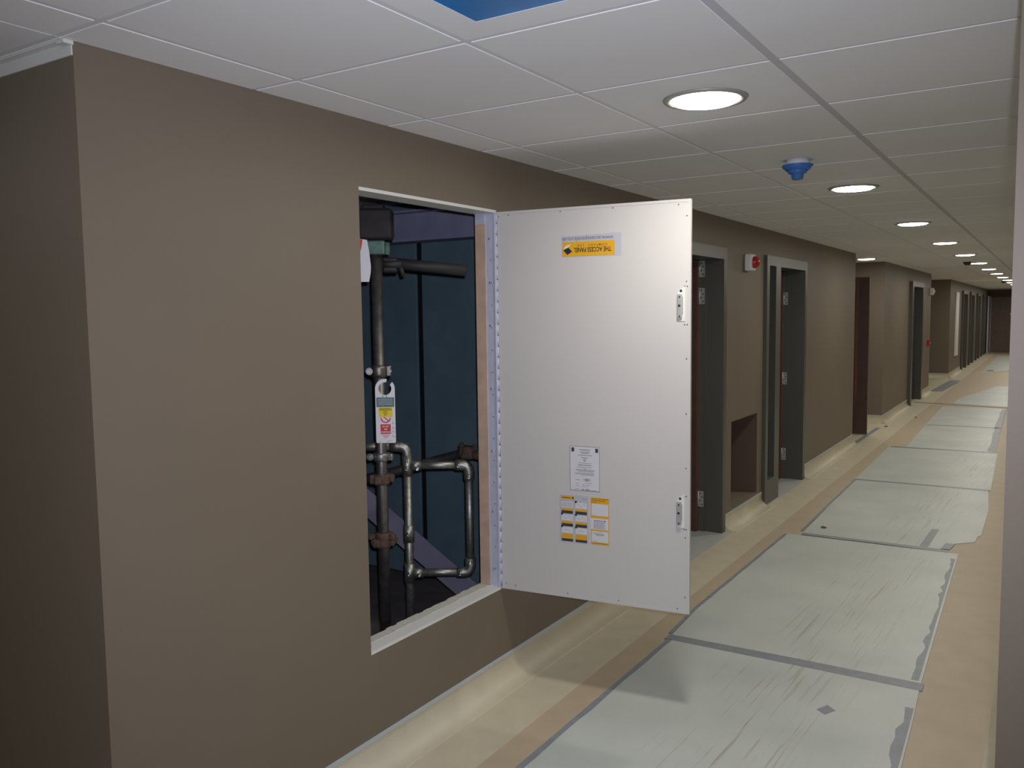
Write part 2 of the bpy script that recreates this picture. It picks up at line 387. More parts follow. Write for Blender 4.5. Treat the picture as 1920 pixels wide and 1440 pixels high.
# exposed grid bars between the tiles
def lateral_bars(x0, x1, y0, y1):
    k = math.ceil((y0-GY)/GP); y = GY+k*GP; src = None
    while y < y1-0.02:
        if src is None: src = B(x0, x1, -0.012, 0.012, CZ+0.0018, CZ+0.0044).build('grid_bar', 'grid_white', ce); src.location = (0, y, 0)
        else: share(src, ce, (0, y, 0), 'grid_bar')
        y += GP
lateral_bars(XL, -0.679, -0.6, Y_R2B); lateral_bars(-0.651, XR, -0.6, Y_R2B); lateral_bars(-3.65, XL-0.003, -0.6, Y_NEAR)
for x in (-3.065, -2.465): B(x-0.012, x+0.012, -0.6, Y_NEAR, CZ+0.0019, CZ+0.0044).build('grid_bar', 'grid_white', ce)
for x in (-1.865, -1.265, -0.665): B(x-0.014, x+0.014, -0.6, Y_R2B, CZ+0.0019, CZ+0.0044).build('grid_bar', 'grid_grey' if x == -0.665 else 'grid_white', ce)
# perimeter angle over the near left corner
an = sempty('trim_3', 'white perimeter angle under the ceiling at the near left corner', 'trim')
B(-4.6, -2.075, Y_NEAR-0.024, Y_NEAR, CZ-0.003, CZ+0.0).build('ledge', 'trim_white', an)
B(-4.6, XL-0.002, Y_NEAR-0.004, Y_NEAR, CZ-0.034, CZ-0.003).build('leg', 'trim_white', an)
B(-2.075, XL+0.004, Y_NEAR-0.026, Y_NEAR, CZ-0.010, CZ-0.001).build('end_clip', 'trim_white', an)

# ------------------------------------------------------------------ ceiling fittings
def downlight(x, y, label, light=True, power=1.0):
    t = thing('downlight', label, 'light', (x, y, CZ), 0, 'round recessed downlights along the corridor')
    MB().lathe([(0.106, -0.0008), (0.109, -0.006), (0.120, -0.0085), (0.131, -0.006), (0.135, 0.0), (0.106, 0.0)], n=48).build('trim_ring', 'lamp_ring', t)
    MB().lathe([(0.0, -0.018), (0.07, -0.0165), (0.097, -0.013), (0.106, -0.008), (0.106, 0.0), (0.0, 0.0)], n=48).build('lens', 'lamp_lens', t)
    if light:
        ld = bpy.data.lights.new('downlight_beam', 'AREA'); ld.shape = 'DISK'; ld.size = 0.2; ld.energy = LAMP_POWER*power; ld.color = LAMP_COLOR; ld.spread = math.radians(178)
        lo = bpy.data.objects.new('downlight_beam', ld); C.objects.link(lo); lo.parent = t; lo.location = (0, 0, -0.021)
    return t
words = ['nearest', 'second', 'third', 'fourth', 'fifth', 'sixth', 'seventh', 'eighth', 'ninth', 'tenth', 'eleventh', 'twelfth', 'thirteenth', 'fourteenth']
for i in range(14):
    lab = 'large bright round downlight nearest the camera, above the open hatch door' if i == 0 else words[i] + ' lit round downlight along the corridor, counted from the camera'
    downlight(-0.965, 2.683+2.4*i, lab)
downlight(-2.14, 12.25, 'lit round downlight off to the left over the first lobby recess', power=0.4)
downlight(-3.365, 0.283, 'round downlight out of the picture, over the left branch of the junction', power=0.15)  # unseen lamp, added to put warm light on the left return wall
sf = thing('square_light_fitting', 'square ceiling fitting covered in bright blue protective film', 'light', (-0.965, 1.483, CZ))
fr = MB()
for a in ((-0.29, 0.29, -0.29, -0.195), (-0.29, 0.29, 0.195, 0.29), (-0.29, -0.195, -0.195, 0.195), (0.195, 0.29, -0.195, 0.195)): fr.box(a[0], a[1], a[2], a[3], 0.0, 0.0034)
fr.build('frame', 'ceiling_white', sf)
B(-0.195, 0.195, -0.195, 0.195, 0.0008, 0.0034).build('film', 'blue_film', sf)['label'] = 'bright blue protective film'
dt = thing('smoke_detector', 'blue-capped smoke detector hanging from the ceiling between the first two downlights', 'detector', (-1.003, 4.01, CZ))
MB().lathe([(0, 0), (0.052, 0), (0.052, -0.012), (0.056, -0.022), (0.0, -0.022)], n=36).build('base', 'white_plastic', dt)
MB().lathe([(0, -0.022), (0.068, -0.022), (0.069, -0.027), (0.052, -0.045), (0.0, -0.045)], n=36).build('cap', 'blue_plastic', dt)
MB().lathe([(0, -0.045), (0.048, -0.045), (0.040, -0.058), (0.028, -0.060), (0.025, -0.083), (0.021, -0.086), (0, -0.086)], n=36).build('sensor_dome', 'blue_plastic', dt)
for y, lab in ((14.25, 'small dark smoke detector just before the sixth downlight'), (25.2, 'small dark smoke detector far along the ceiling')):
    t = thing('smoke_detector', lab, 'detector', (-1.09, y, CZ))
    MB().lathe([(0, 0), (0.055, 0), (0.055, -0.02), (0, -0.02)], n=24).build('base', 'detector_grey', t)
    MB().lathe([(0, -0.02), (0.05, -0.02), (0.03, -0.05), (0, -0.052)], n=24).build('sensor_dome', 'detector_grey', t)

# ------------------------------------------------------------------ access opening trim and shaft behind it
tr = sempty('trim_1', 'white lining around the open access hatch', 'trim', (0, 0, 0))
B(XL-WT, XL+0.002, AY0, AY1+0.012, AZ1, AZ1+0.012).build('head_lining', 'trim_white', tr)
MB().box(-2.108, XL+0.002, AY0, AY1+0.012, AZ0-0.012, AZ0).build('sill_lining', 'trim_white', tr)
sb = MB(); n = 26
for i in range(n):
    y0 = AY0+(AY1-AY0+0.012)*i/n; y1 = AY0+(AY1-AY0+0.012)*(i+1)/n
    sb.box(XL-WT-random.uniform(0.0, 0.008), -2.108, y0, y1, AZ0-0.012, AZ0+random.uniform(0.0, 0.003))
stuff(sb.build('sill_plaster', 'plaster_rough', tr))['label'] = 'rough broken plaster edge behind the sill'
ha = MB().box(-2.098, XL+0.003, AY1, AY1+0.012, AZ0, AZ1).box(XL-0.001, XL+0.003, AY1-0.004, AY1, AZ0, AZ1).build('hinge_angle', 'steel_primed', tr)
ha['label'] = 'primed steel hinge angle dotted with screws'
scr = MB().lathe([(0, -0.003), (0.0028, -0.003), (0.0048, -0.001), (0.0048, 0.0), (0, 0.0)], n=12, axis='Y').build('screw', 'steel', ha)
scr.location = (-2.078, AY1, 1.993)
for z in (1.803, 1.616, 1.338, 1.06, 0.788, 0.524): share(scr, ha, (-2.078, AY1, z), 'screw')
pin = MB().lathe([(0, -0.0012), (0.0022, -0.0012), (0.0022, 0), (0, 0)], n=10, axis='Y').build('screw_hole', 'black', ha)
pin.location = (-2.072, AY1, 1.9)
for k in range(1, 15):
    z = 1.9-0.098*k
    if z > AZ0+0.03: share(pin, ha, (-2.070+random.uniform(-.002, .002), AY1, z), 'screw_hole')
B(XL-WT, -2.098, AY1-0.004, AY1+0.012, AZ0, AZ1-0.045).build('timber_stud', 'timber', tr)['label'] = 'bare softwood stud beside the hinge angle'
B(XL-WT, -2.098, AY1-0.004, AY1+0.012, AZ1-0.045, AZ1).build('corner_pack', 'steel_primed', tr)
# shaft shell
SX0, SY1, SH = -4.7, 4.1, 3.2
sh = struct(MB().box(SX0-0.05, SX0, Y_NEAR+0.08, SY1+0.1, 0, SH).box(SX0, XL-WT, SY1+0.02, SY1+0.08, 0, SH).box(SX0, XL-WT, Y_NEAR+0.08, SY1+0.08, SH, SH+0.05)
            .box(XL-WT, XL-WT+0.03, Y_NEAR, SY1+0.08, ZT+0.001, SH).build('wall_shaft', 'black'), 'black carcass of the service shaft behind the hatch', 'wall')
for a, b in ((-4.69, -4.005), (-3.98, -3.316), (-3.272, -2.53), (-2.505, -2.155)):
    MB().bbox(a, b, SY1, SY1+0.02, 0.02, SH-0.02, 0.003, 1).build('board', 'shaft_blue', sh)['label'] = 'dark blue lining board of the shaft'
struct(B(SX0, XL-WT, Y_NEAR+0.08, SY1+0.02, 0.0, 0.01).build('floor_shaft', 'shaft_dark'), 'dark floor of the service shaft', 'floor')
# partition also hides the shaft above the corridor ceiling

# scaffold standard with its couplers
PX, PY = -2.408, 2.716
st = thing('scaffold_pole', 'worn upright scaffold tube standing just inside the hatch', 'scaffold pole', (PX, PY, 0))
MB().cyl((0, 0, 0.01), (0, 0, 1.978), 0.0245, 20).build('tube', 'tube_worn', st)
def coupler(parent, z, ang, material, name='coupler', k=1.0):
    """swivel coupler: two-part band, hinge lug on one side, T-bolt with flanged nut on the other"""
    m = MB(); h = 0.022*k
    m.lathe([(0.0255, -h), (0.0325, -h), (0.0345, -h*0.5), (0.0345, h*0.5), (0.0325, h), (0.0255, h)], (0, 0, 0), 24)
    m.bbox(0.028, 0.052, -0.013, 0.013, -h*0.9, h*0.9, 0.006, 2); m.cyl((0.044, -0.018, 0), (0.044, 0.018, 0), 0.008, 12)
    m.bbox(-0.050, -0.029, -0.010, 0.010, -h*0.7, h*0.7, 0.005, 2); m.cyl((-0.042, -0.05, 0.002), (-0.042, 0.022, 0.002), 0.0055, 10)
    m.cyl((-0.042, -0.040, 0.002), (-0.042, -0.026, 0.002), 0.0115, 6); m.cyl((-0.042, -0.026, 0.002), (-0.042, -0.022, 0.002), 0.015, 14)
    m.bbox(0.004, 0.034, 0.022, 0.046, -h*0.8, h*0.8, 0.007, 2)
    o = m.build(name, material, parent); o.location = (0, 0, z); o.rotation_euler = (0, 0, ang); return o
coupler(st, 1.430, 0.75, 'tube_worn', k=1.2)['label'] = 'dull steel coupler the tag hangs from'
coupler(st, 1.062, 0.45, 'galvanised', k=0.8)['label'] = 'shiny coupler at the gate elbow'
coupler(st, 0.965, 3.9, 'rust')['label'] = 'rusty brown coupler behind the gate top'
coupler(st, 0.690, 3.5, 'rust')['label'] = 'rusty brown coupler at the gate middle'
coupler(st, 0.715, 0.35, 'rust', k=0.8)['label'] = 'rusty brown coupler at the gate middle'
gc = MB().bbox(-0.045, 0.045, -0.03, 0.02, -0.029, 0.029, 0.006).cyl((0.052, -0.005, -0.03), (0.052, -0.005, 0.02), 0.012, 12)
gc.bbox(0.03, 0.06, -0.012, 0.012, -0.03, -0.018, 0.003)
gco = gc.build('girder_clamp', 'coupler_green', st); gco.location = (0.012, -0.022, 1.948); gco.rotation_euler = (0, 0, 0.568); gco['label'] = 'pale green girder clamp'
kb = MB().bbox(-0.075, 0.062, -0.05, 0.05, -0.062, 0.062, 0.012, 3).bbox(-0.06, 0.03, -0.03, 0.03, 0.06, 0.08, 0.006)
kbo = tag(kb.build('padded_cover', 'rubber_dark'), 'dark padded cover wrapped over the scaffold top in the hatch', 'cover'); kbo.location = (-2.372, 2.69, 2.0415); kbo.rotation_euler = (0, 0, 0.568)
# tube along the shaft that ends in mid-air
tb = thing('scaffold_tube', 'short dark horizontal scaffold tube with an open end high in the hatch', 'scaffold tube', (-2.43, 2.82, 1.893))
tm = MB(); d = Vector((0.268, 0.17, -0.036))
tm.cyl((-0.06, -0.04, 0.008), tuple(d*1.06), 0.0245, 18)
tm.build('tube', 'tube_dark', tb)
cm = MB().bbox(-0.035, 0.03, -0.03, 0.03, -0.036, 0.03, 0.012, 3).cyl((0.04, -0.02, -0.0), (0.055, -0.02, -0.05), 0.010, 10).cyl((-0.05, -0.025, 0.0), (0.05, -0.025, 0.0), 0.016, 10)
co = cm.build('coupler', 'tube_dark', tb); co.rotation_euler = (0, 0, 0.568); co.location = (0.03, -0.02, -0.01)
# white sheet with red print hanging at the opening edge
ws = thing('hanging_sheet', 'white sheet with a red print hanging at the hatch edge', 'sheet', (-2.315, 2.533, 1.80), 0.568)
poly = [(-0.10, 0), (0.022, 0.0), (0.029, 0.035), (0.031, 0.06), (0.025, 0.12), (0.018, 0.165), (-0.10, 0.185)]
MB().prism_xz(poly, -0.001, 0.001).build('sheet', 'tag_white', ws)
MB().prism_xz([(-0.0, 0.168), (-0.002, 0.15), (-0.006, 0.13), (-0.014, 0.108), (-0.04, 0.09), (-0.08, 0.085), (-0.08, 0.172)], -0.0022, -0.0012).build('red_print', 'sign_red', ws)
# scaffold tag
tg = thing('scaffold_tag', 'white hooked safety tag reading DO NOT USE SCAFFOLD on the upright tube', 'tag', (-2.3115, 2.640, 1.139), 0.568)
out = []; Rr, Ri, cz = 0.0405, 0.0265, 0.226
A = lambda r, a: (r*math.cos(math.radians(a)), cz+r*math.sin(math.radians(a)))
out += [A(Rr, a) for a in range(78, 181, 6)]
out += [(-Rr, 0.004), (-Rr+0.004, 0), (Rr-0.004, 0), (Rr, 0.004)]
out += [A(Rr, a) for a in range(0, 47, 6)]
out += [A(Ri, a) for a in range(38, -283, -10)]
MB().prism_xz(out, -0.0015, 0.0015).build('plate', 'tag_white', tg)
def strip_xz(name, m_, par, x0, x1, z0, z1, y=-0.0020, t=0.0004): return B(x0, x1, y-t, y, z0, z1).build(name, m_, par)
note = strip_xz('handwritten_card', 'tag_teal', tg, -0.036, 0.037, 0.150, 0.190); note['label'] = 'pale teal card with handwriting'
hm = MB()
for k in range(6):
    z = 0.156+0.0058*k
    for s in range(14):
        x = -0.030+0.0046*s
        hm.box(x, x+0.0044, -0.0030, -0.0026, z+random.uniform(-.0006, .0006), z+0.0013+random.uniform(0, .0012))
for x in (-0.036, 0.0355): hm.box(x, x+0.0015, -0.0030, -0.0026, 0.150, 0.190)
stuff(hm.build('handwriting', 'tag_teal_dark', note))
wm = MB()
for k in range(5): wm.box(-0.029, 0.031, -0.0032, -0.0027, 0.1592+0.0058*k, 0.1606+0.0058*k)
stuff(wm.build('white_lines', 'tag_white', note))
yl = strip_xz('warning_label', 'tag_yellow', tg, -0.027, 0.029, 0.109, 0.149); yl['label'] = 'yellow warning label with a triangle'
ym = MB()
for z, a, b in ((0.1445, -0.022, 0.022), (0.1405, -0.025, 0.027), (0.1370, -0.025, 0.027), (0.1325, -0.008, 0.008)):
    x = a
    while x < b: w_ = random.uniform(.002, .005); ym.box(x, min(b, x+w_), -0.0030, -0.0026, z-0.0009, z+0.0009); x += w_+0.0012
for a, b in (((-0.0085, 0.128), (0.0085, 0.128)), ((-0.0085, 0.128), (0.0, 0.1135)), ((0.0085, 0.128), (0.0, 0.1135)), ((0, 0.126), (0, 0.118))):
    v = Vector((b[0]-a[0], b[1]-a[1])).normalized(); n_ = Vector((-v.y, v.x))*0.0006
    ym.prism_xz([(a[0]-n_.x, a[1]-n_.y), (b[0]-n_.x, b[1]-n_.y), (b[0]+n_.x, b[1]+n_.y), (a[0]+n_.x, a[1]+n_.y)], -0.0030, -0.0026)
stuff(ym.build('print', 'ink', yl))
rg = MB(); cc = (0.0005, 0.105)
ring = [(cc[0]+0.021*math.cos(a), cc[1]+0.021*math.sin(a)) for a in (math.pi+math.pi*k/20 for k in range(21))] + [(cc[0]+0.0165*math.cos(a), cc[1]+0.0165*math.sin(a)) for a in (2*math.pi-math.pi*k/20 for k in range(21))]
rg.prism_xz(ring, -0.0024, -0.0020)
rg.prism_xz([(-0.010, 0.109), (-0.0045, 0.109), (0.0145, 0.0935), (0.012, 0.0905)], -0.0024, -0.0020)
stuff(rg.build('prohibition_symbol', 'tag_red', tg))
rb = strip_xz('red_notice', 'tag_red', tg, -0.0215, 0.0205, 0.038, 0.078)
for tx, z in (('DO NOT', 0.0685), ('USE', 0.0575), ('SCAFFOLD', 0.0455)): lettering('lettering', tx, 0.0088, 'tag_white', rb, (-0.0005, -0.0027, z), width=(0.028 if tx == 'DO NOT' else 0.014 if tx == 'USE' else 0.039), bold=0.0002)
pk = MB()
for k in range(5): w_ = 0.017-0.003*k; pk.box(-w_, w_, -0.0024, -0.0020, 0.033-0.003*k, 0.0345-0.003*k)
stuff(pk.build('small_print', 'tag_pink', tg))
jm = MB()
for z in (0.025, 0.045, 0.060, 0.080):
    jm.box(0.0285, 0.0393, -0.0024, -0.0020, z, z+0.0009); jm.box(0.0285, 0.0294, -0.0024, -0.0020, z, z+0.010)
jm.box(-0.025, -0.0242, -0.0024, -0.002, 0.001, 0.010); jm.box(0.006, 0.0068, -0.0024, -0.002, 0.001, 0.010); jm.box(0.006, 0.024, -0.0024, -0.002, 0.0093, 0.010)
jm.box(-0.011, -0.007, -0.0024, -0.002, 0.1925, 0.1965); jm.box(0.004, 0.008, -0.0024, -0.002, 0.1925, 0.1965)
stuff(jm.build('outline_print', 'ink', tg))

# galvanised gate of key-clamp tube
GA, GB = Vector((-2.478, 2.972, 0)), Vector((-2.238, 3.122, 0)); zt, zb = 0.977, 0.473
GR = 0.0200; FR = 0.0252
gt = thing('scaffold_gate', 'shiny galvanised tube gate hinged beside the upright scaffold tube', 'gate', (GA.x, GA.y, 0))
u = (GB-GA); W = u.length; u.normalize()
P = lambda s, z: (u.x*s, u.y*s, z)
def arc(c0, s0, z0, s1, z1, sC, zC, n=8):
    pts = []
    for k in range(n+1):
        t = k/n; a = (1-t)**2; b = 2*t*(1-t); c_ = t*t
        pts.append(P(a*s0+b*sC+c_*s1, a*z0+b*zC+c_*z1))
    return pts
MB().cyl(P(0, 0.01), P(0, 1.0), GR, 20).build('post', 'galvanised', gt)
e = MB(); e.tube([P(0, 0.992)] + arc(0, 0, 1.03, -0.045, 1.067, 0, 1.067) + [P(-0.075, 1.067)], FR, 18).build('elbow', 'galvanised', gt)
MB().cyl(P(-0.24, 1.067), P(-0.07, 1.067), GR, 18).build('short_arm', 'galvanised', gt)
for z in (zt, zb):
    MB().cyl(P(0, z-0.045), P(0, z+0.045), FR, 20).cyl(P(0.015, z), P(0.062, z), FR*0.96, 20).build('tee_fitting', 'galvanised', gt)
    MB().cyl(P(0.03, z), P(W-0.03, z-0.012*0), GR*0.92, 20).build('rail', 'galvanised', gt)
MB().cyl(P(W, zb+0.03), P(W, zt-0.03), GR*0.92, 20).build('side_rail', 'galvanised', gt)
MB().tube([P(W-0.062, zt)] + arc(0, W-0.035, zt, W, zt-0.035, W, zt) + [P(W, zt-0.068)], FR, 18).build('elbow', 'galvanised', gt)
MB().tube([P(W-0.062, zb)] + arc(0, W-0.035, zb, W, zb+0.035, W, zb) + [P(W, zb+0.068)], FR, 18).build('elbow', 'galvanised', gt)
MB().cyl(P(0, 0.62), P(0, 0.70), FR, 20).build('collar', 'galvanised', gt)
nv = Vector((u.y, -u.x, 0))
gs = MB().lathe([(0.004, 0.0045), (0.004, 0.009), (0.0085, 0.009), (0.0095, 0.0), (0, 0.0)], n=14)
ms = gs.build('set_screw', 'steel', gt)
R0 = nv.to_track_quat('Z', 'Y').to_euler()
locs = [(0.0, zt-0.012), (0.048, zt-0.012), (W-0.048, zt), (W, zt-0.052), (0.0, zb), (0.048, zb-0.004), (W-0.048, zb), (W, zb+0.052), (0.0, 0.66)]
for i, (s, z) in enumerate(locs):
    o = ms if i == 0 else share(ms, gt, (0, 0, 0), 'set_screw')
    o.location = Vector(P(s, z)) + nv*(FR-0.002); o.rotation_euler = R0
# other shaft steelwork
tag(MB().box(-4.69, -2.3, 3.90, 3.906, 2.10, 2.262).box(-4.69, -2.3, 3.84, 3.97, 2.092, 2.104).box(-4.69, -2.3, 3.84, 3.97, 2.258, 2.27).build('steel_beam', 'beam_primer', recenter=True), 'grey primed steel beam crossing the top of the shaft', 'beam')
def bar(p, q, w, t, name, material):
    p, q = Vector(p), Vector(q); d = (q-p); L = d.length; m = MB().box(-w/2, w/2, -t/2, t/2, 0, L)
    m.box(-w/2, -w/2+0.006, -t/2-0.04, -t/2, 0, L)
    o = m.build(name, material); d.normalize(); v = Vector((0.537, -0.84, 0)); yy = (v-d*v.dot(d)).normalized(); xx = yy.cross(d)
    o.matrix_world = Matrix(((xx.x, yy.x, d.x, p.x), (xx.y, yy.y, d.y, p.y), (xx.z, yy.z, d.z, p.z), (0, 0, 0, 1))); return o
tag(bar((-3.30, 3.10, 0.99), (-2.30, 3.60, 0.02), 0.115, 0.012, 'diagonal_stringer', 'brace_primer'), 'grey primed diagonal stringer sloping down behind the gate', 'stringer')
dtb = thing('scaffold_tube', 'dark sloping scaffold tube with a rusty coupler behind the gate', 'scaffold tube', (-2.68, 3.096, 0.905))
MB().cyl((-0.25, -0.165, -0.075), (0.33, 0.22, 0.099), 0.0245, 16).build('tube', 'tube_dark', dtb)
rc = MB().bbox(-0.032, 0.032, -0.034, 0.03, -0.032, 0.032, 0.014, 3).cyl((-0.03, -0.042, -0.01), (-0.03, -0.042, 0.05), 0.009, 8).cyl((-0.03, -0.042, 0.03), (-0.03, -0.042, 0.042), 0.014, 6)
rc.tube([(0.02, -0.01, -0.005), (0.06, -0.008, -0.012), (0.10, 0.0, -0.03)], [0.024, 0.022, 0.018], 12).cyl((0.03, -0.03, 0.0), (0.03, -0.03, 0.045), 0.008, 8)
ro = rc.build('coupler', 'rust', dtb); ro.location = (0.31, 0.2, 0.095); ro.rotation_euler = (0, 0.1, 0.568)

# ------------------------------------------------------------------ the open access panel
HP = (-2.045, 3.086, 0); RZ = math.atan2(0.105, 0.843); LW = 0.85; PZ0, PZ1 = 0.440, 2.105
ap = thing('access_panel', 'large white hinged access panel standing open into the corridor', 'access panel', HP, RZ)
MB().bbox(0.004, LW, 0.0015, 0.020, PZ0, PZ1, 0.002, 2).build('leaf', 'door_white', ap)
er = MB(); e_ = 0.011
er.box(0.004, LW, -0.0005, 0.0015, PZ1-e_, PZ1).box(0.004, LW, -0.0005, 0.0015, PZ0, PZ0+e_).box(LW-e_, LW, -0.0005, 0.0015, PZ0+e_, PZ1-e_)
er.build('edge_bead', 'door_white', ap)
hg = MB()
for k in range(34): z = PZ0+0.02+k*0.0485; hg.cyl((0.0, 0.002, z), (0.0, 0.002, z+0.044), 0.0042, 8)
stuff(hg.build('piano_hinge', 'steel_primed', ap))
sc = MB().lathe([(0, -0.001), (0.0026, -0.001), (0.0026, 0.001), (0, 0.001)], n=10, axis='Y').build('screw', 'ink_grey', ap)
sp = [(0.012, PZ1-0.02), (0.06, PZ1-0.016), (0.30, PZ1-0.016), (0.53, PZ1-0.016), (0.80, PZ1-0.02), (0.833, 2.04), (0.833, 1.785), (0.826, 1.766), (0.836, 1.766), (0.826, 1.615), (0.836, 1.615), (0.834, 1.48), (0.834, 1.26),
      (0.834, 1.04), (0.828, 0.925), (0.836, 0.925), (0.828, 0.79), (0.836, 0.79), (0.832, 0.755), (0.832, 0.51), (0.80, PZ0+0.018), (0.55, PZ0+0.018), (0.32, PZ0+0.018), (0.07, PZ0+0.02), (0.025, PZ0+0.025)]
for i, (x, z) in enumerate(sp):
    o = sc if i == 0 else share(sc, ap, (0, 0, 0), 'screw')
    o.location = (x, -0.0002 if x > 0.84 or z > PZ1-0.01 else 0.0008, z)
for zc, lab in ((1.69, 'upper'), (0.857, 'lower')):
    lk = MB().prism_xz([(0.795, zc-0.05), (0.806, zc-0.062), (0.828, zc-0.062), (0.828, zc+0.075), (0.806, zc+0.062), (0.795, zc+0.045)], -0.001, 0.0015).build('lock_plate', 'trim_white', ap)
    MB().bbox(0.7975, 0.8165, -0.011, 0.0, zc-0.050, zc+0.046, 0.003, 2).box(0.8165, 0.8195, -0.007, 0.0, zc-0.03, zc+0.035).build('lock_body', 'zinc', lk)
    for sx_, sy_, sz_, r_ in ((0.807, -0.0110, zc, 0.005), (0.811, -0.0012, zc+0.058, 0.0052), (0.808, -0.0110, zc-0.042, 0.0032), (0.808, -0.0110, zc+0.034, 0.0032)):
        MB().lathe([(0, -0.0012), (r_, -0.0012), (r_, 0.0004), (0, 0.0004)], (sx_, sy_, sz_), 12, 'Y').build('lock_screw', 'ink', lk)
F0 = 0.0013   # face plane (local y)
def patch(name, m_, par, x0, x1, z0, z1, lv=1): return B(x0, x1, F0-0.0005*lv, F0-0.0005*(lv-1)-0.0001, z0, z1).build(name, m_, par)
# brand sticker, stuck on upside down
s1 = MB().prism_xz([(0.305, 1.900), (0.566, 1.898), (0.566, 1.991), (0.305, 1.985)], F0-0.0005, F0).build('brand_sticker', 'sticker_grey', ap); s1['label'] = 'grey and orange sticker stuck on upside down'
MB().prism_xz([(0.308, 1.901), (0.537, 1.901), (0.537, 1.961), (0.308, 1.961)], F0-0.0010, F0-0.0006).build('orange_block', 'sticker_orange', s1)
lettering('lettering', 'THE ACCESS PANEL', 0.027, 'ink', s1, (0.441, F0-0.0013, 1.9275), flip=True, width=0.163, bold=0.0004)
lettering('small_lettering', 'COMPANY  LTD', 0.013, 'ink_brown', s1, (0.440, F0-0.0013, 1.9455), flip=True, width=0.130, bold=0.0001, space=1.5)
lettering('web_address', 'www.accesspanels.co.uk', 0.023, 'ink_pale', s1, (0.4195, F0-0.0013, 1.9725), flip=True, width=0.225, bold=0.00015)
MB().prism_xz([(0.3115, 1.928), (0.330, 1.908), (0.352, 1.921), (0.335, 1.938)], F0-0.0015, F0-0.0011).build('logo_diamond', 'ink', s1)
MB().prism_xz([(0.3115, 1.9295), (0.335, 1.9395), (0.347, 1.953), (0.321, 1.944)], F0-0.0015, F0-0.0011).build('logo_flap', 'tag_white', s1)
# certificate
ct = patch('certificate', 'paper', ap, 0.335, 0.468, 0.914, 1.104); ct['label'] = 'white printed certificate with a thin dark border'
bd = MB(); w_ = 0.0011
for a in ((0.335, 0.468, 1.104-w_, 1.104), (0.335, 0.468, 0.914, 0.914+w_), (0.335, 0.335+w_, 0.914, 1.104), (0.468-w_, 0.468, 0.914, 1.104)): bd.box(a[0], a[1], F0-0.0010, F0-0.0005, a[2], a[3])
for x in (0.342, 0.449): bd.box(x, x+0.0125, F0-0.0010, F0-0.0005, 1.080, 1.097)
stuff(bd.build('border_print', 'ink_navy', ct))
tx = MB()
def wordline(m, x0, x1, z, h=0.0016, y=F0-0.0010, lo=.003, hi=.009):
    x = x0
    while x < x1: w2 = random.uniform(lo, hi); m.box(x, min(x1, x+w2), y, y+0.0005, z-h/2, z+h/2); x += w2+0.0014
for z, a, b, h in ((1.089, .380, .425, .0028), (1.080, .381, .424, .0020), (1.0745, .386, .419, .0022), (1.066, .371, .435, .0022), (1.056, .386, .418, .0020), (1.051, .395, .409, .0012), (1.0475, .396, .408, .0012), (1.044, .396, .408, .0012), (1.0405, .397, .407, .0012),
                    (1.033, .374, .434, .0013), (1.024, .372, .432, .0026), (1.015, .370, .436, .0014), (1.008, .397, .408, .0014), (1.004, .362, .444, .0014), (1.000, .364, .445, .0014), (0.996, .370, .440, .0012), (0.989, .357, .444, .0014), (0.985, .362, .443, .0013), (0.981, .384, .442, .0011),
                    (0.960, .359, .383, .0013), (0.948, .404, .434, .0012), (0.944, .361, .374, .0013), (0.940, .395, .400, .003), (0.9385, .408, .425, .0018), (0.934, .360, .376, .0013), (0.932, .390, .416, .0012), (0.921, .359, .377, .0013), (0.919, .389, .400, .004), (0.917, .425, .453, .0012)):
    wordline(tx, a, b, z, h)
for ccx, ccz, rx, rz_ in ((0.412, 0.961, 0.017, 0.0055), (0.4135, 0.9185, 0.009, 0.0045)):
    for k in range(16):
        a0, a1 = 2*math.pi*k/16, 2*math.pi*(k+1)/16
        tx.prism_xz([(ccx+rx*math.cos(a0), ccz+rz_*math.sin(a0)), (ccx+rx*math.cos(a1), ccz+rz_*math.sin(a1)), (ccx+(rx-.001)*math.cos(a1), ccz+(rz_-.001)*math.sin(a1)), (ccx+(rx-.001)*math.cos(a0), ccz+(rz_-.001)*math.sin(a0))], F0-0.0010, F0-0.0005)
wordline(tx, .403, .421, 0.961, .004, lo=.006); wordline(tx, .408, .419, 0.9185, .003)
stuff(tx.build('text_print', 'ink_grey', ct))
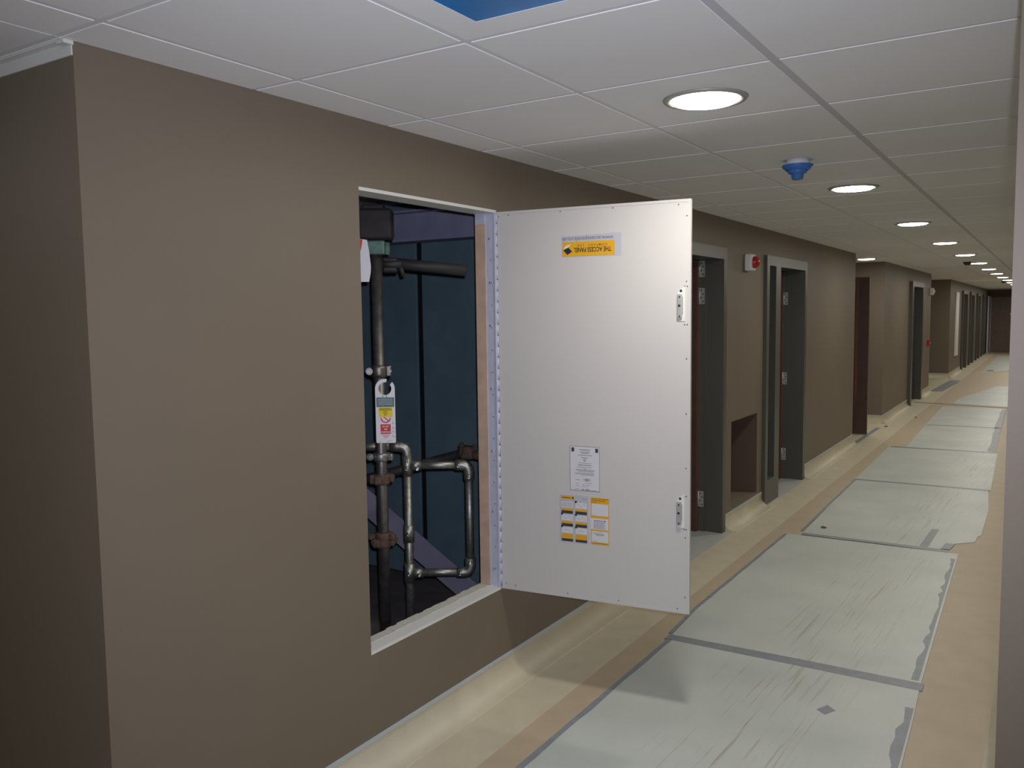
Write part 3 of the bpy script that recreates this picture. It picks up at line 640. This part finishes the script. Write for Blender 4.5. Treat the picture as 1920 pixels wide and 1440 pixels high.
# instruction sticker: grey, six small picture cells
i1 = patch('instruction_sticker', 'sticker_grey', ap, 0.285, 0.417, 0.685, 0.890); i1['label'] = 'grey instruction sticker with six small pictures and orange bars'
pw, po, pd, pt = MB(), MB(), MB(), MB()
y1_, y2_, y3_ = F0-0.0010, F0-0.0014, F0-0.0018
for c_, x0 in enumerate((0.2945, 0.3585)):
    for r_ in range(3):
        top = (0.8605, 0.8045, 0.7500)[r_]; x1 = x0+0.052; wh = 0.026; ob = (0.0095 if r_ < 2 else 0.0215); db = (0.0125 if r_ < 2 else 0.011)
        B(x0, x1, y1_, y1_+0.0004, top-wh, top).build('picture_cell', 'paper', i1); B(x0, x1, y1_, y1_+0.0004, top-wh-0.003-ob, top-wh-0.003).build('orange_bar', 'sticker_orange', i1); B(x0, x1, y1_, y1_+0.0004, top-wh-0.003-ob-db, top-wh-0.003-ob).build('dark_bar', 'ink', i1)
        if not (c_ == 0 and r_ == 0): pd.prism_xz([(x0+0.002+0.005*math.cos(a), top+0.002+0.005*math.sin(a)) for a in (2*math.pi*k/12 for k in range(12))], y2_, y2_+0.0003)
        if c_ == 0 and r_ == 0:
            for z in (top-0.006, top-0.0125, top-0.019): wordline(pt, x0+0.003, x1-0.003, z, .0017, y2_)
        elif r_ == 2: wordline(pt, x0+.014, x0+.038, top-.012, .0009, y2_)
        else:
            px, pz = x0+0.006, top-0.012
            for k in range(9):
                nx, nz = px+0.0046, top-0.012+0.007*math.sin(k*1.1+r_*2+c_); 
                pt.prism_xz([(px, pz), (nx, nz), (nx, nz+0.0009), (px, pz+0.0009)], y2_, y2_+0.0003); px, pz = nx, nz
        for k in range(2): wordline(pt, x0+0.002, x1-0.003, top-wh-0.003-ob-0.003-0.0045*k, .0010, y2_)
B(0.2945, 0.353, y1_, y1_+0.0004, 0.872, 0.8855).build('heading_bar', 'sticker_orange', i1)
wordline(pd, 0.2965, 0.338, 0.8785, .0028, y2_); pd.prism_xz([(0.342, 0.879), (0.347, 0.8835), (0.352, 0.8785), (0.347, 0.8745)], y2_, y2_+0.0003)
for k in range(7): pt.prism_xz([(0.392+.0026*k, .877+.004*math.sin(k*2.2)), (0.3946+.0026*k, .877+.004*math.sin(k*2.2+2.2)), (0.3946+.0026*k, .878+.004*math.sin(k*2.2+2.2)), (0.392+.0026*k, .878+.004*math.sin(k*2.2))], y1_, y1_+.0004)
stuff(pd.build('number_dots', 'ink', i1)); stuff(pt.build('line_drawings', 'ink_grey', i1))
# orange sticker beside it
i2 = patch('orange_sticker', 'sticker_orange', ap, 0.428, 0.509, 0.687, 0.888); i2['label'] = 'orange sticker with three white fields'
pw, pt, pb = MB(), MB(), MB()
for a, b, z0, z1 in ((0.431, 0.506, 0.811, 0.862), (0.428, 0.506, 0.752, 0.800), (0.431, 0.506, 0.697, 0.7445)): B(a, b, y1_, y1_+0.0004, z0, z1).build('white_field', 'paper', i2)
for z, a, b, h in ((0.883, .431, .505, .002), (0.876, .431, .490, .0018), (0.869, .431, .455, .0018), (0.693, .437, .500, .002)): wordline(pb, a, b, z, h, y1_)
wordline(pt, .441, .483, 0.790, .0032, y2_); pt.prism_xz([(.485, .790), (.490, .794), (.495, .790), (.490, .786)], y2_, y2_+.0003)
for k in range(8): wordline(pt, .441, .494-.004*(k % 3), 0.784-.0038*k, .0012, y2_)
wordline(pt, .443, .487, 0.732, .0022, y2_); wordline(pt, .433, .480, 0.738, .001, y2_); wordline(pt, .452, .488, 0.728, .0016, y2_); wordline(pt, .434, .459, 0.702, .0012, y2_)
stuff(pt.build('text_print', 'ink_grey', i2)); stuff(pb.build('heading_print', 'ink_brown', i2))

# ------------------------------------------------------------------ doors along the left wall
def door_frame(name, y0, y1, label, side=0.0, leaf='open', fw=0.068, proud=0.03, hinges=True):
    """fw: face width of the jamb; side: width of the glazed side panel at the near end"""
    d = sempty(name, label, 'door', (0, 0, 0))
    xo, xi = XL+proud, XL-0.17
    B(xi, xo, y0, y0+fw, 0, DH).build('jamb', 'frame_grey', d)
    B(xi, xo, y1-fw, y1, 0, DH).build('jamb', 'frame_grey', d)
    B(xi, xo, y0+fw, y1-fw, DH-0.085, DH).build('head', 'frame_grey', d)
    a = y0+fw
    if side:
        B(xi, xo, a+side, a+side+0.15, 0, DH-0.085).build('mullion', 'frame_grey', d)
        B(xi, xo, a, a+side, 0, 0.21).build('side_panel_rail', 'frame_grey', d)
        g = B(XL-0.03, XL-0.022, a, a+side, 0.21, DH-0.085).build('side_glass', 'glass_dark', d); g['label'] = 'narrow dark glazed side panel'
        a += side+0.15
    b = y1-fw
    if leaf == 'open':      # leaf swung 90 degrees into the room, hung on the far jamb
        lf = B(xi-(b-a)+0.02, xi-0.006, b-0.05, b-0.006, 0.012, DH-0.095).build('leaf', 'leaf_brown', d)
        B(xi-0.006, xi, b-0.05, b-0.006, 0.012, DH-0.095).build('edge_lipping', 'leaf_oak', lf)
        B(xi+0.0, xi+0.045, b-0.014, b, 0, DH-0.085).build('door_stop', 'frame_grey', d)
        if hinges:
            for z in (1.78, 1.98 if name == 'door_1' else 1.0, 0.25):
                h = MB().box(xi+0.002, xi+0.040, b-0.018, b-0.0145, z-0.06, z+0.06).cyl((xi-0.001, b-0.020, z-0.06), (xi-0.001, b-0.020, z+0.06), 0.007, 10).build('hinge', 'zinc', d)
                m = MB()
                for k, (dx, dz) in enumerate(((0.014, 0.042), (0.028, 0.016), (0.014, -0.012), (0.028, -0.040))): m.lathe([(0, -0.001), (0.0055, -0.001), (0.0055, 0.0), (0, 0.0)], (xi+dx, b-0.018, z+dz), 10, 'Y')
                stuff(m.build('screw_holes', 'ink', h))
    else:
        B(XL-0.10, XL-0.055, a+0.004, b-0.004, 0.01, DH-0.09).build('leaf', leaf, d)
        MB().cyl((XL-0.055, a+0.08, 1.0), (XL-0.005, a+0.08, 1.0), 0.01, 8).cyl((XL-0.008, a+0.075, 1.0), (XL-0.008, a+0.20, 1.0), 0.009, 8).build('handle', 'steel', d)
    return d
door_frame('door_1', D1[0], D1[1], 'grey framed doorway just past the access panel with its brown leaf open', proud=0.012)
door_frame('door_2', D2[0], D2[1], 'grey framed doorway with a narrow glazed side panel and brown leaf', side=0.2, fw=0.075)
door_frame('door_3', D3[0], D3[1], 'dark grey framed doorway between the two lobby recesses', leaf='glass_dark', fw=0.16, proud=0.05)
for i, (a, b) in enumerate(FD):
    door_frame('door_%d' % (4+i), a, b, ('first', 'second', 'third', 'last')[i] + ' dark door in the far row near the corridor end', leaf='door_far_dark', fw=0.12, proud=0.05)
# brown leaf standing in the first recess
lf = thing('door_leaf', 'dark brown door leaf standing open in the first lobby recess', 'door', (-2.035, 11.94, 0))
B(-0.80, 0.0, -0.022, 0.022, 0.008, 2.075).build('leaf', 'leaf_brown', lf)
B(-0.165, -0.130, -0.027, -0.022, 0.45, 2.07).build('edge_lipping', 'leaf_oak', lf)['label'] = 'orange-brown oak strip'
B(-0.80, 0.0, -0.023, 0.023, 2.075, 2.09).build('top_lipping', 'leaf_oak', lf)
# pale strip panel and far end doors
tag(MB().bbox(XL+0.002, XL+0.03, 23.7, 24.45, 0.47, 2.07, 0.004, 1).build('strip_panel', 'trim_white', recenter=True), 'tall pale panel on the far wall before the row of doors', 'panel')
ed = sempty('door_8', 'dark double doors closing the corridor end', 'door', (0, Y_END, 0))
for x0, x1 in ((-2.02, -1.10), (-1.09, -0.17)):
    l_ = B(x0, x1, -0.06, -0.01, 0.01, 2.06).build('leaf', 'door_far_dark', ed)
B(-2.05, -0.1, -0.07, 0.0, 2.06, 2.12).build('head', 'frame_grey', ed)
for z in (1.75, 1.58, 0.62): MB().lathe([(0, -0.075), (0.03, -0.07), (0.035, -0.06), (0, -0.06)], (-1.28, 0, z), 12, 'Y').build('door_fitting', 'white_plastic', ed)  # three small white discs on the left leaf
B(-1.36, -1.24, -0.08, -0.06, 1.40, 1.46).build('pull_handle', 'steel', ed)
# glazed bluish screen by the end doors
gsn = thing('end_screen', 'tall bluish glazed screen beside the end doors', 'screen', (-2.02, 35.6, 0))
B(0, 0.03, 0.05, 1.3, 0.05, 2.02).build('pane', 'glass_dark', gsn)
MB().box(0, 0.05, 0, 0.05, 0, 2.1).box(0, 0.05, 1.3, 1.35, 0, 2.1).box(0, 0.05, 0.05, 1.3, 2.02, 2.1).box(0, 0.05, 0.05, 1.3, 0, 0.05).build('frame', 'steel_primed', gsn)

# ------------------------------------------------------------------ alarm devices
def sounder(y, z, s, label):
    t = thing('alarm_sounder', label, 'alarm', (XL, y, z))
    MB().bbox(0, 0.055*s, -0.055*s, 0.055*s, -0.06*s, 0.06*s, 0.012*s, 3).build('body', 'white_plastic', t)
    MB().lathe([(0.044*s, 0.05*s), (0.042*s, 0.07*s), (0.032*s, 0.087*s), (0, 0.10*s)], n=24, axis='X').build('beacon_dome', 'red_plastic', t)
    return t
sounder(6.66, 2.045, 1.1, 'white alarm sounder with red dome between the first two doors')
t2 = thing('alarm_sounder', 'small white alarm sounder near the second lobby recess', 'alarm', (XL, 18.5, 2.0))
MB().bbox(0, 0.07, -0.06, 0.06, -0.07, 0.07, 0.012, 2).build('body', 'white_plastic', t2)
MB().lathe([(0.045, 0.07), (0.03, 0.09), (0, 0.095)], n=16, axis='X').build('beacon_dome', 'white_plastic', t2)
cp = thing('call_point', 'red fire alarm call point low on the wall past the third door', 'alarm', (XL, 18.3, 1.0))
MB().bbox(0, 0.05, -0.045, 0.045, -0.055, 0.055, 0.006, 2).build('body', 'red_plastic', cp)
MB().box(0.05, 0.052, -0.025, 0.025, -0.03, 0.02).build('glass', 'white_plastic', cp)

# ------------------------------------------------------------------ protective floor sheets and tape
def sheet(poly, label, z=0.0012, t=0.0035):
    return tag(MB().prism(poly, z, z+t).build('floor_sheet', 'floor_sheet', recenter=True), label, 'floor sheet', 'protective sheets laid end to end')
sheet([(-1.60, 1.55), (-1.59, 2.6), (-1.583, 3.97), (-0.437, 3.985), (-0.42, 3.6), (-0.405, 3.1), (-0.40, 1.55)], 'nearest pale protective sheet at the bottom of the picture')
sheet([(-1.60, 3.985), (-1.628, 4.46), (-1.617, 6.31), (-1.5, 6.318), (-0.483, 6.345), (-0.46, 5.2), (-0.437, 4.0)], 'second pale protective sheet beside the open hatch door')
sheet([(-1.52, 6.40), (-1.555, 7.5), (-1.57, 8.68), (-0.44, 8.705), (-0.39, 7.9), (-0.385, 6.957), (-0.405, 6.90), (-0.411, 6.726), (-0.44, 6.70), (-0.535, 6.606), (-0.57, 6.45), (-0.60, 6.42)], 'third pale protective sheet with a torn near right corner')
sheet([(-1.585, 8.71), (-1.62, 10.97), (-0.476, 11.03), (-0.421, 8.75)], 'fourth protective sheet, just short of the first lobby recess')
sheet([(-1.435, 11.06), (-1.486, 13.30), (-0.555, 13.37), (-0.502, 11.06)], 'fifth protective sheet with dark scuffs, passing the first lobby recess')
sheet([(-1.486, 13.34), (-1.524, 16.0), (-0.60, 16.0), (-0.56, 13.40)], 'sixth protective sheet, ending at the dark floor joint')
sheet([(-1.42, 16.55), (-1.40, 17.6), (-1.30, 18.2), (-0.95, 20.6), (-0.45, 20.6), (-0.45, 16.3)], 'seventh protective sheet just beyond the dark floor joint')
sheet([(-1.5, 24.5), (-1.55, 33.5), (-0.45, 33.5), (-0.45, 27.0)], 'farthest protective sheet before the end doors')
def tape(poly, label, z=0.0049, t=0.0006, m='duct_tape'):
    return tag(MB().prism(poly, z, z+t).build('tape_strip', m, recenter=True), label, 'tape', 'grey tape on the protective sheets')
def ragged(pts, w, amp, n, side=1):
    """strip of varying width to the right side of a polyline (x, y)"""
    A = []; Bq = []
    for (x0, y0), (x1, y1) in zip(pts, pts[1:]):
        k = max(1, int(n*abs(y1-y0)))
        for i in range(k):
            t_ = i/k; A.append((x0+(x1-x0)*t_, y0+(y1-y0)*t_))
    A.append(pts[-1])
    Bq = [(x+side*(w+random.uniform(-amp, amp)), y) for x, y in A]
    return A + Bq[::-1]
tape([(-1.615, 3.935), (-1.612, 4.005), (-1.0, 4.022), (-0.425, 4.028), (-0.425, 3.945), (-1.0, 3.942)], 'wide grey tape across the joint of the first and second sheets')
tape([(-1.52, 6.335), (-1.52, 6.395), (-0.62, 6.415), (-0.55, 6.400), (-0.55, 6.342), (-1.0, 6.350)], 'grey tape across the joint of the second and third sheets')
tape([(-1.585, 8.67), (-1.585, 8.735), (-0.43, 8.76), (-0.43, 8.70)], 'thin grey tape across the joint of the third and fourth sheets')
tape([(-1.60, 10.99), (-1.60, 11.05), (-0.49, 11.09), (-0.49, 11.02)], 'thin grey tape across the joint of the fourth and fifth sheets')
tape([(-1.47, 13.29), (-1.47, 13.36), (-0.56, 13.43), (-0.56, 13.36)], 'thin grey tape across the joint of the fifth and sixth sheets')
tape(ragged([(-1.615, 1.6), (-1.607, 2.6), (-1.60, 3.94)], 0.026, 0.004, 9), 'grey tape along the left edge of the nearest sheet')
tape(ragged([(-1.628, 4.02), (-1.646, 4.46), (-1.634, 6.30)], 0.022, 0.003, 9), 'grey tape along the left edge of the second sheet')
tape(ragged([(-1.553, 6.45), (-1.572, 7.5), (-1.586, 8.66)], 0.022, 0.003, 6), 'grey tape along the left edge of the third sheet')
tape(ragged([(-0.450, 4.05), (-0.469, 5.0), (-0.490, 6.2)], 0.022, 0.012, 14, -1), 'torn grey tape along the right edge of the second sheet')
tape(ragged([(-0.408, 1.6), (-0.412, 3.0), (-0.432, 3.75)], 0.034, 0.012, 14, -1), 'torn grey tape along the right edge of the nearest sheet')
tape(ragged([(-0.50, 11.12), (-0.545, 13.3), (-0.58, 15.9)], 0.075, 0.01, 4, -1), 'wide grey tape along the right edge of the fifth and sixth sheets')
tape([(-0.735, 6.43), (-0.715, 6.98), (-0.665, 6.99), (-0.68, 6.43)], 'longer grey tape scrap at the torn corner of the third sheet')
tape([(-0.60, 6.43), (-0.585, 6.60), (-0.525, 6.605), (-0.545, 6.43)], 'shorter grey tape scrap at the torn corner of the third sheet')
tape([(-0.775, 3.535), (-0.745, 3.60), (-0.705, 3.565), (-0.735, 3.505)], 'small diamond of grey tape on the nearest sheet')
tape([(-2.00, 11.1), (-1.99, 12.75), (-2.05, 12.75), (-2.06, 11.1)], 'grey tape line on the floor at the first recess threshold', z=0.0005)
tape([(-2.04, 18.9), (-1.96, 22.0), (-1.70, 22.0), (-1.82, 18.9)], 'dark grey tape patch on the floor at the second recess', z=0.0005)
def scrap(x, y, label, m, s, z):
    poly = [(x+s*random.uniform(.6, 1)*math.cos(a), y+s*1.6*random.uniform(.5, 1)*math.sin(a)) for a in (2*math.pi*k/7 for k in range(7))]
    return tag(MB().prism(poly, z, z+0.008).build('debris_scrap', m, recenter=True), label, 'debris')
scrap(-1.42, 6.62, 'small dark scrap lying on the third sheet', 'scrap_dark', 0.022, 0.0047)
scrap(-1.86, 9.15, 'small white scrap on the floor beside the second door', 'scrap_white', 0.02, 0.0)
scrap(-1.94, 12.9, 'small dark scrap on the floor by the recess return', 'scrap_dark', 0.03, 0.0)
scrap(-1.72, 14.2, 'tiny dark scrap on the floor before the third door', 'scrap_dark', 0.025, 0.0012)
scrap(-1.35, 25.6, 'dark scrap lying far down the corridor floor', 'scrap_dark', 0.12, 0.0012)
